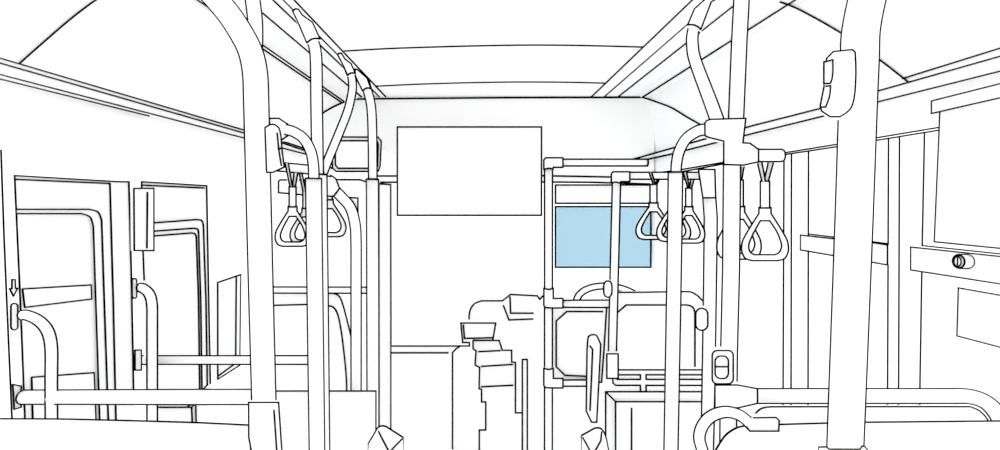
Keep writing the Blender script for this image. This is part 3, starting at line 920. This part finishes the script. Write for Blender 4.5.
# seat back to the right
t = thing('passenger_seat', 'wide white seat back filling the lower right corner behind the thick pole', 'seat', base(900, 1.0))
O = [(700, 520), (711, 460)] + sm([(716.6, 449), (725.5, 435.7), (736.2, 428.4), (746, 426)], 4) + [(779.7, 424.8), (828, 423.4), (865, 422.6), (999, 421.3), (1060, 421), (1060, 520)]
m = MB().slab(O, 0.975, -0.03)
m.build('backrest', FABRIC, t)
O = [(745, 427)] + sm([(753, 417), (758, 410.8), (764, 407.6), (772, 406.7)], 3) + [(860, 406.6)] + sm([(970, 406.6), (978, 409.8), (984.5, 415.4), (989, 422), (991, 426)], 3) + [(991, 436), (745, 436)]
m = MB().slab(O, 1.04, 0.008)
m.build('seat_frame', METAL, t)
MB().prism([(0.42, 1.0, 0), (1.16, 1.0, 0), (1.16, 1.0, 0.95), (0.42, 1.0, 0.95)], Vector((0, 0.035, 0))).build('pedestal', METAL, t)

# thick near pole
t = thing('grab_pole', 'thickest white pole in front of everything, with a large stop bell on it', 'pole', base(845, 0.7))
Lc = [(880, -40), (871, -15), (866.3, 1), (860.5, 32), (859.5, 60), (857.5, 110), (853.5, 225), (845, 447)]
P = sm([py_(x, y, 0.7) for x, y in Lc], 5)
P.append(down((853.5, 225), (845, 447), 0, 0.7))
MB().tube(P, PX(37.6), seg=32).build('tube', METAL, t)
m = MB()
m.slab([(819.3, 470), (819.3, 447.4), (826.5, 447.2), (829, 449.6), (860.6, 449.6), (862, 446.9), (864, 446.3), (866.8, 449.6), (866.8, 470)], 0.672, -0.02)
m.build('foot_clamp', PLASTIC, t)

t = thing('stop_bell', 'large white two-key stop bell on the thickest pole', 'stop button', py_(838, 117, 0.66))
O = [(823.8, 62), (826.4, 61), (826.7, 58.4), (833.3, 51.6)] + [(852.2, 49.6)] + sm([(852.2, 49.6), (854.6, 51.6), (855.4, 55), (855.9, 74.4), (854.4, 96.7), (850, 109.5), (840, 116.7)], 3)[1:] + [(830, 116.7), (821.6, 111), (820.2, 106), (824.4, 84.4)]
m = MB().slab(O, 0.64, 0.035)
m.build('housing', PLASTIC, t)
K = [(823.8, 62.2), (832.9, 59.6)] + sm([(832.9, 59.6), (832.9, 72), (832, 79), (830.4, 83.4)], 2)[1:] + [(823.8, 83.8)]
m = MB().slab(K, 0.637, 0.012, ink=False); m.lines(0.637, K + K[:1])
m.build('upper_key', PLASTIC, t)
K = [(825.8, 86.2), (830.7, 85.7)] + sm([(830.7, 85.7), (830.2, 92), (828.9, 98.9), (825.6, 107.2)], 2)[1:] + [(821.8, 107)]
m = MB().slab(K, 0.637, 0.012, ink=False); m.lines(0.637, K)
m.build('lower_key', PLASTIC, t)

# ================================================================== RIGHT WALL FITTINGS
t = thing('window_blind', 'white roller blind in its case at the top right of the right wall', 'blind', px_(970, 245, 1.17))
MB().slabx([(931.5, 101), (999, 84), (1030, 76.4), (1030, 91), (999, 98), (931.5, 113.5)], 1.18, 0.02).build('case', PLASTIC, t)
MB().slabx([(940.2, 106), (1030, 86), (1030, 252), (999, 248.3), (934.3, 241.8)], 1.188, 0.012).build('sheet', FABRIC, t)
def ledge(label, O, X=1.19):
    m = MB().slabx(O, X, 1.2 - X)
    return tag(m.build('wall_ledge', PLASTIC), label, 'ledge', 'ledges along the right wall')
ledge('shorter white wall ledge passing behind the thickest pole', [(800.5, 235), (832, 238.5), (868, 242), (887.5, 245), (887.5, 265), (800.5, 250)], 1.192)
ledge('longer white wall ledge under the blind, carrying the round button', [(910.7, 247), (999, 256.3), (1040, 260.8), (1040, 290.5), (999, 283.8), (910.7, 270)], 1.188)
# round button
t = thing('wall_button', 'short round white button with an oval slotted face on the longer wall ledge', 'button', px_(966, 270, 1.14))
m = MB()
c1 = px_(958.6, 261.4, 1.163)
rr = 0.0165
m.tube([c1, Vector((1.189, c1.y, c1.z))], rr, seg=28, ring0=True, ring1=True)
m.build('barrel', PLASTIC, t)
m = MB()
m.tube([c1 + Vector((-0.002, 0, 0)), c1 + Vector((0.001, 0, 0))], rr * 0.6, seg=24, seams=False)
m.ink([c1 + Vector((-0.003, rr * .6 * math.cos(a), rr * .8 * math.sin(a))) for a in [i * math.pi / 12 for i in range(24)]], True, 0.8)
m.ink([c1 + Vector((-0.003, 0, -rr * 0.7)), c1 + Vector((-0.003, 0, rr * 0.7))], k=0.8)
m.build('slotted_face', PLASTIC, t)
m = MB().slabx([(958.4, 287.8), (999, 295), (1040, 302.5), (1040, 358.5), (999, 347), (957, 336)], 1.195, 0.004)
tag(m.build('wall_notice'), 'blank white notice on the right wall below the ledge with the round button', 'notice')
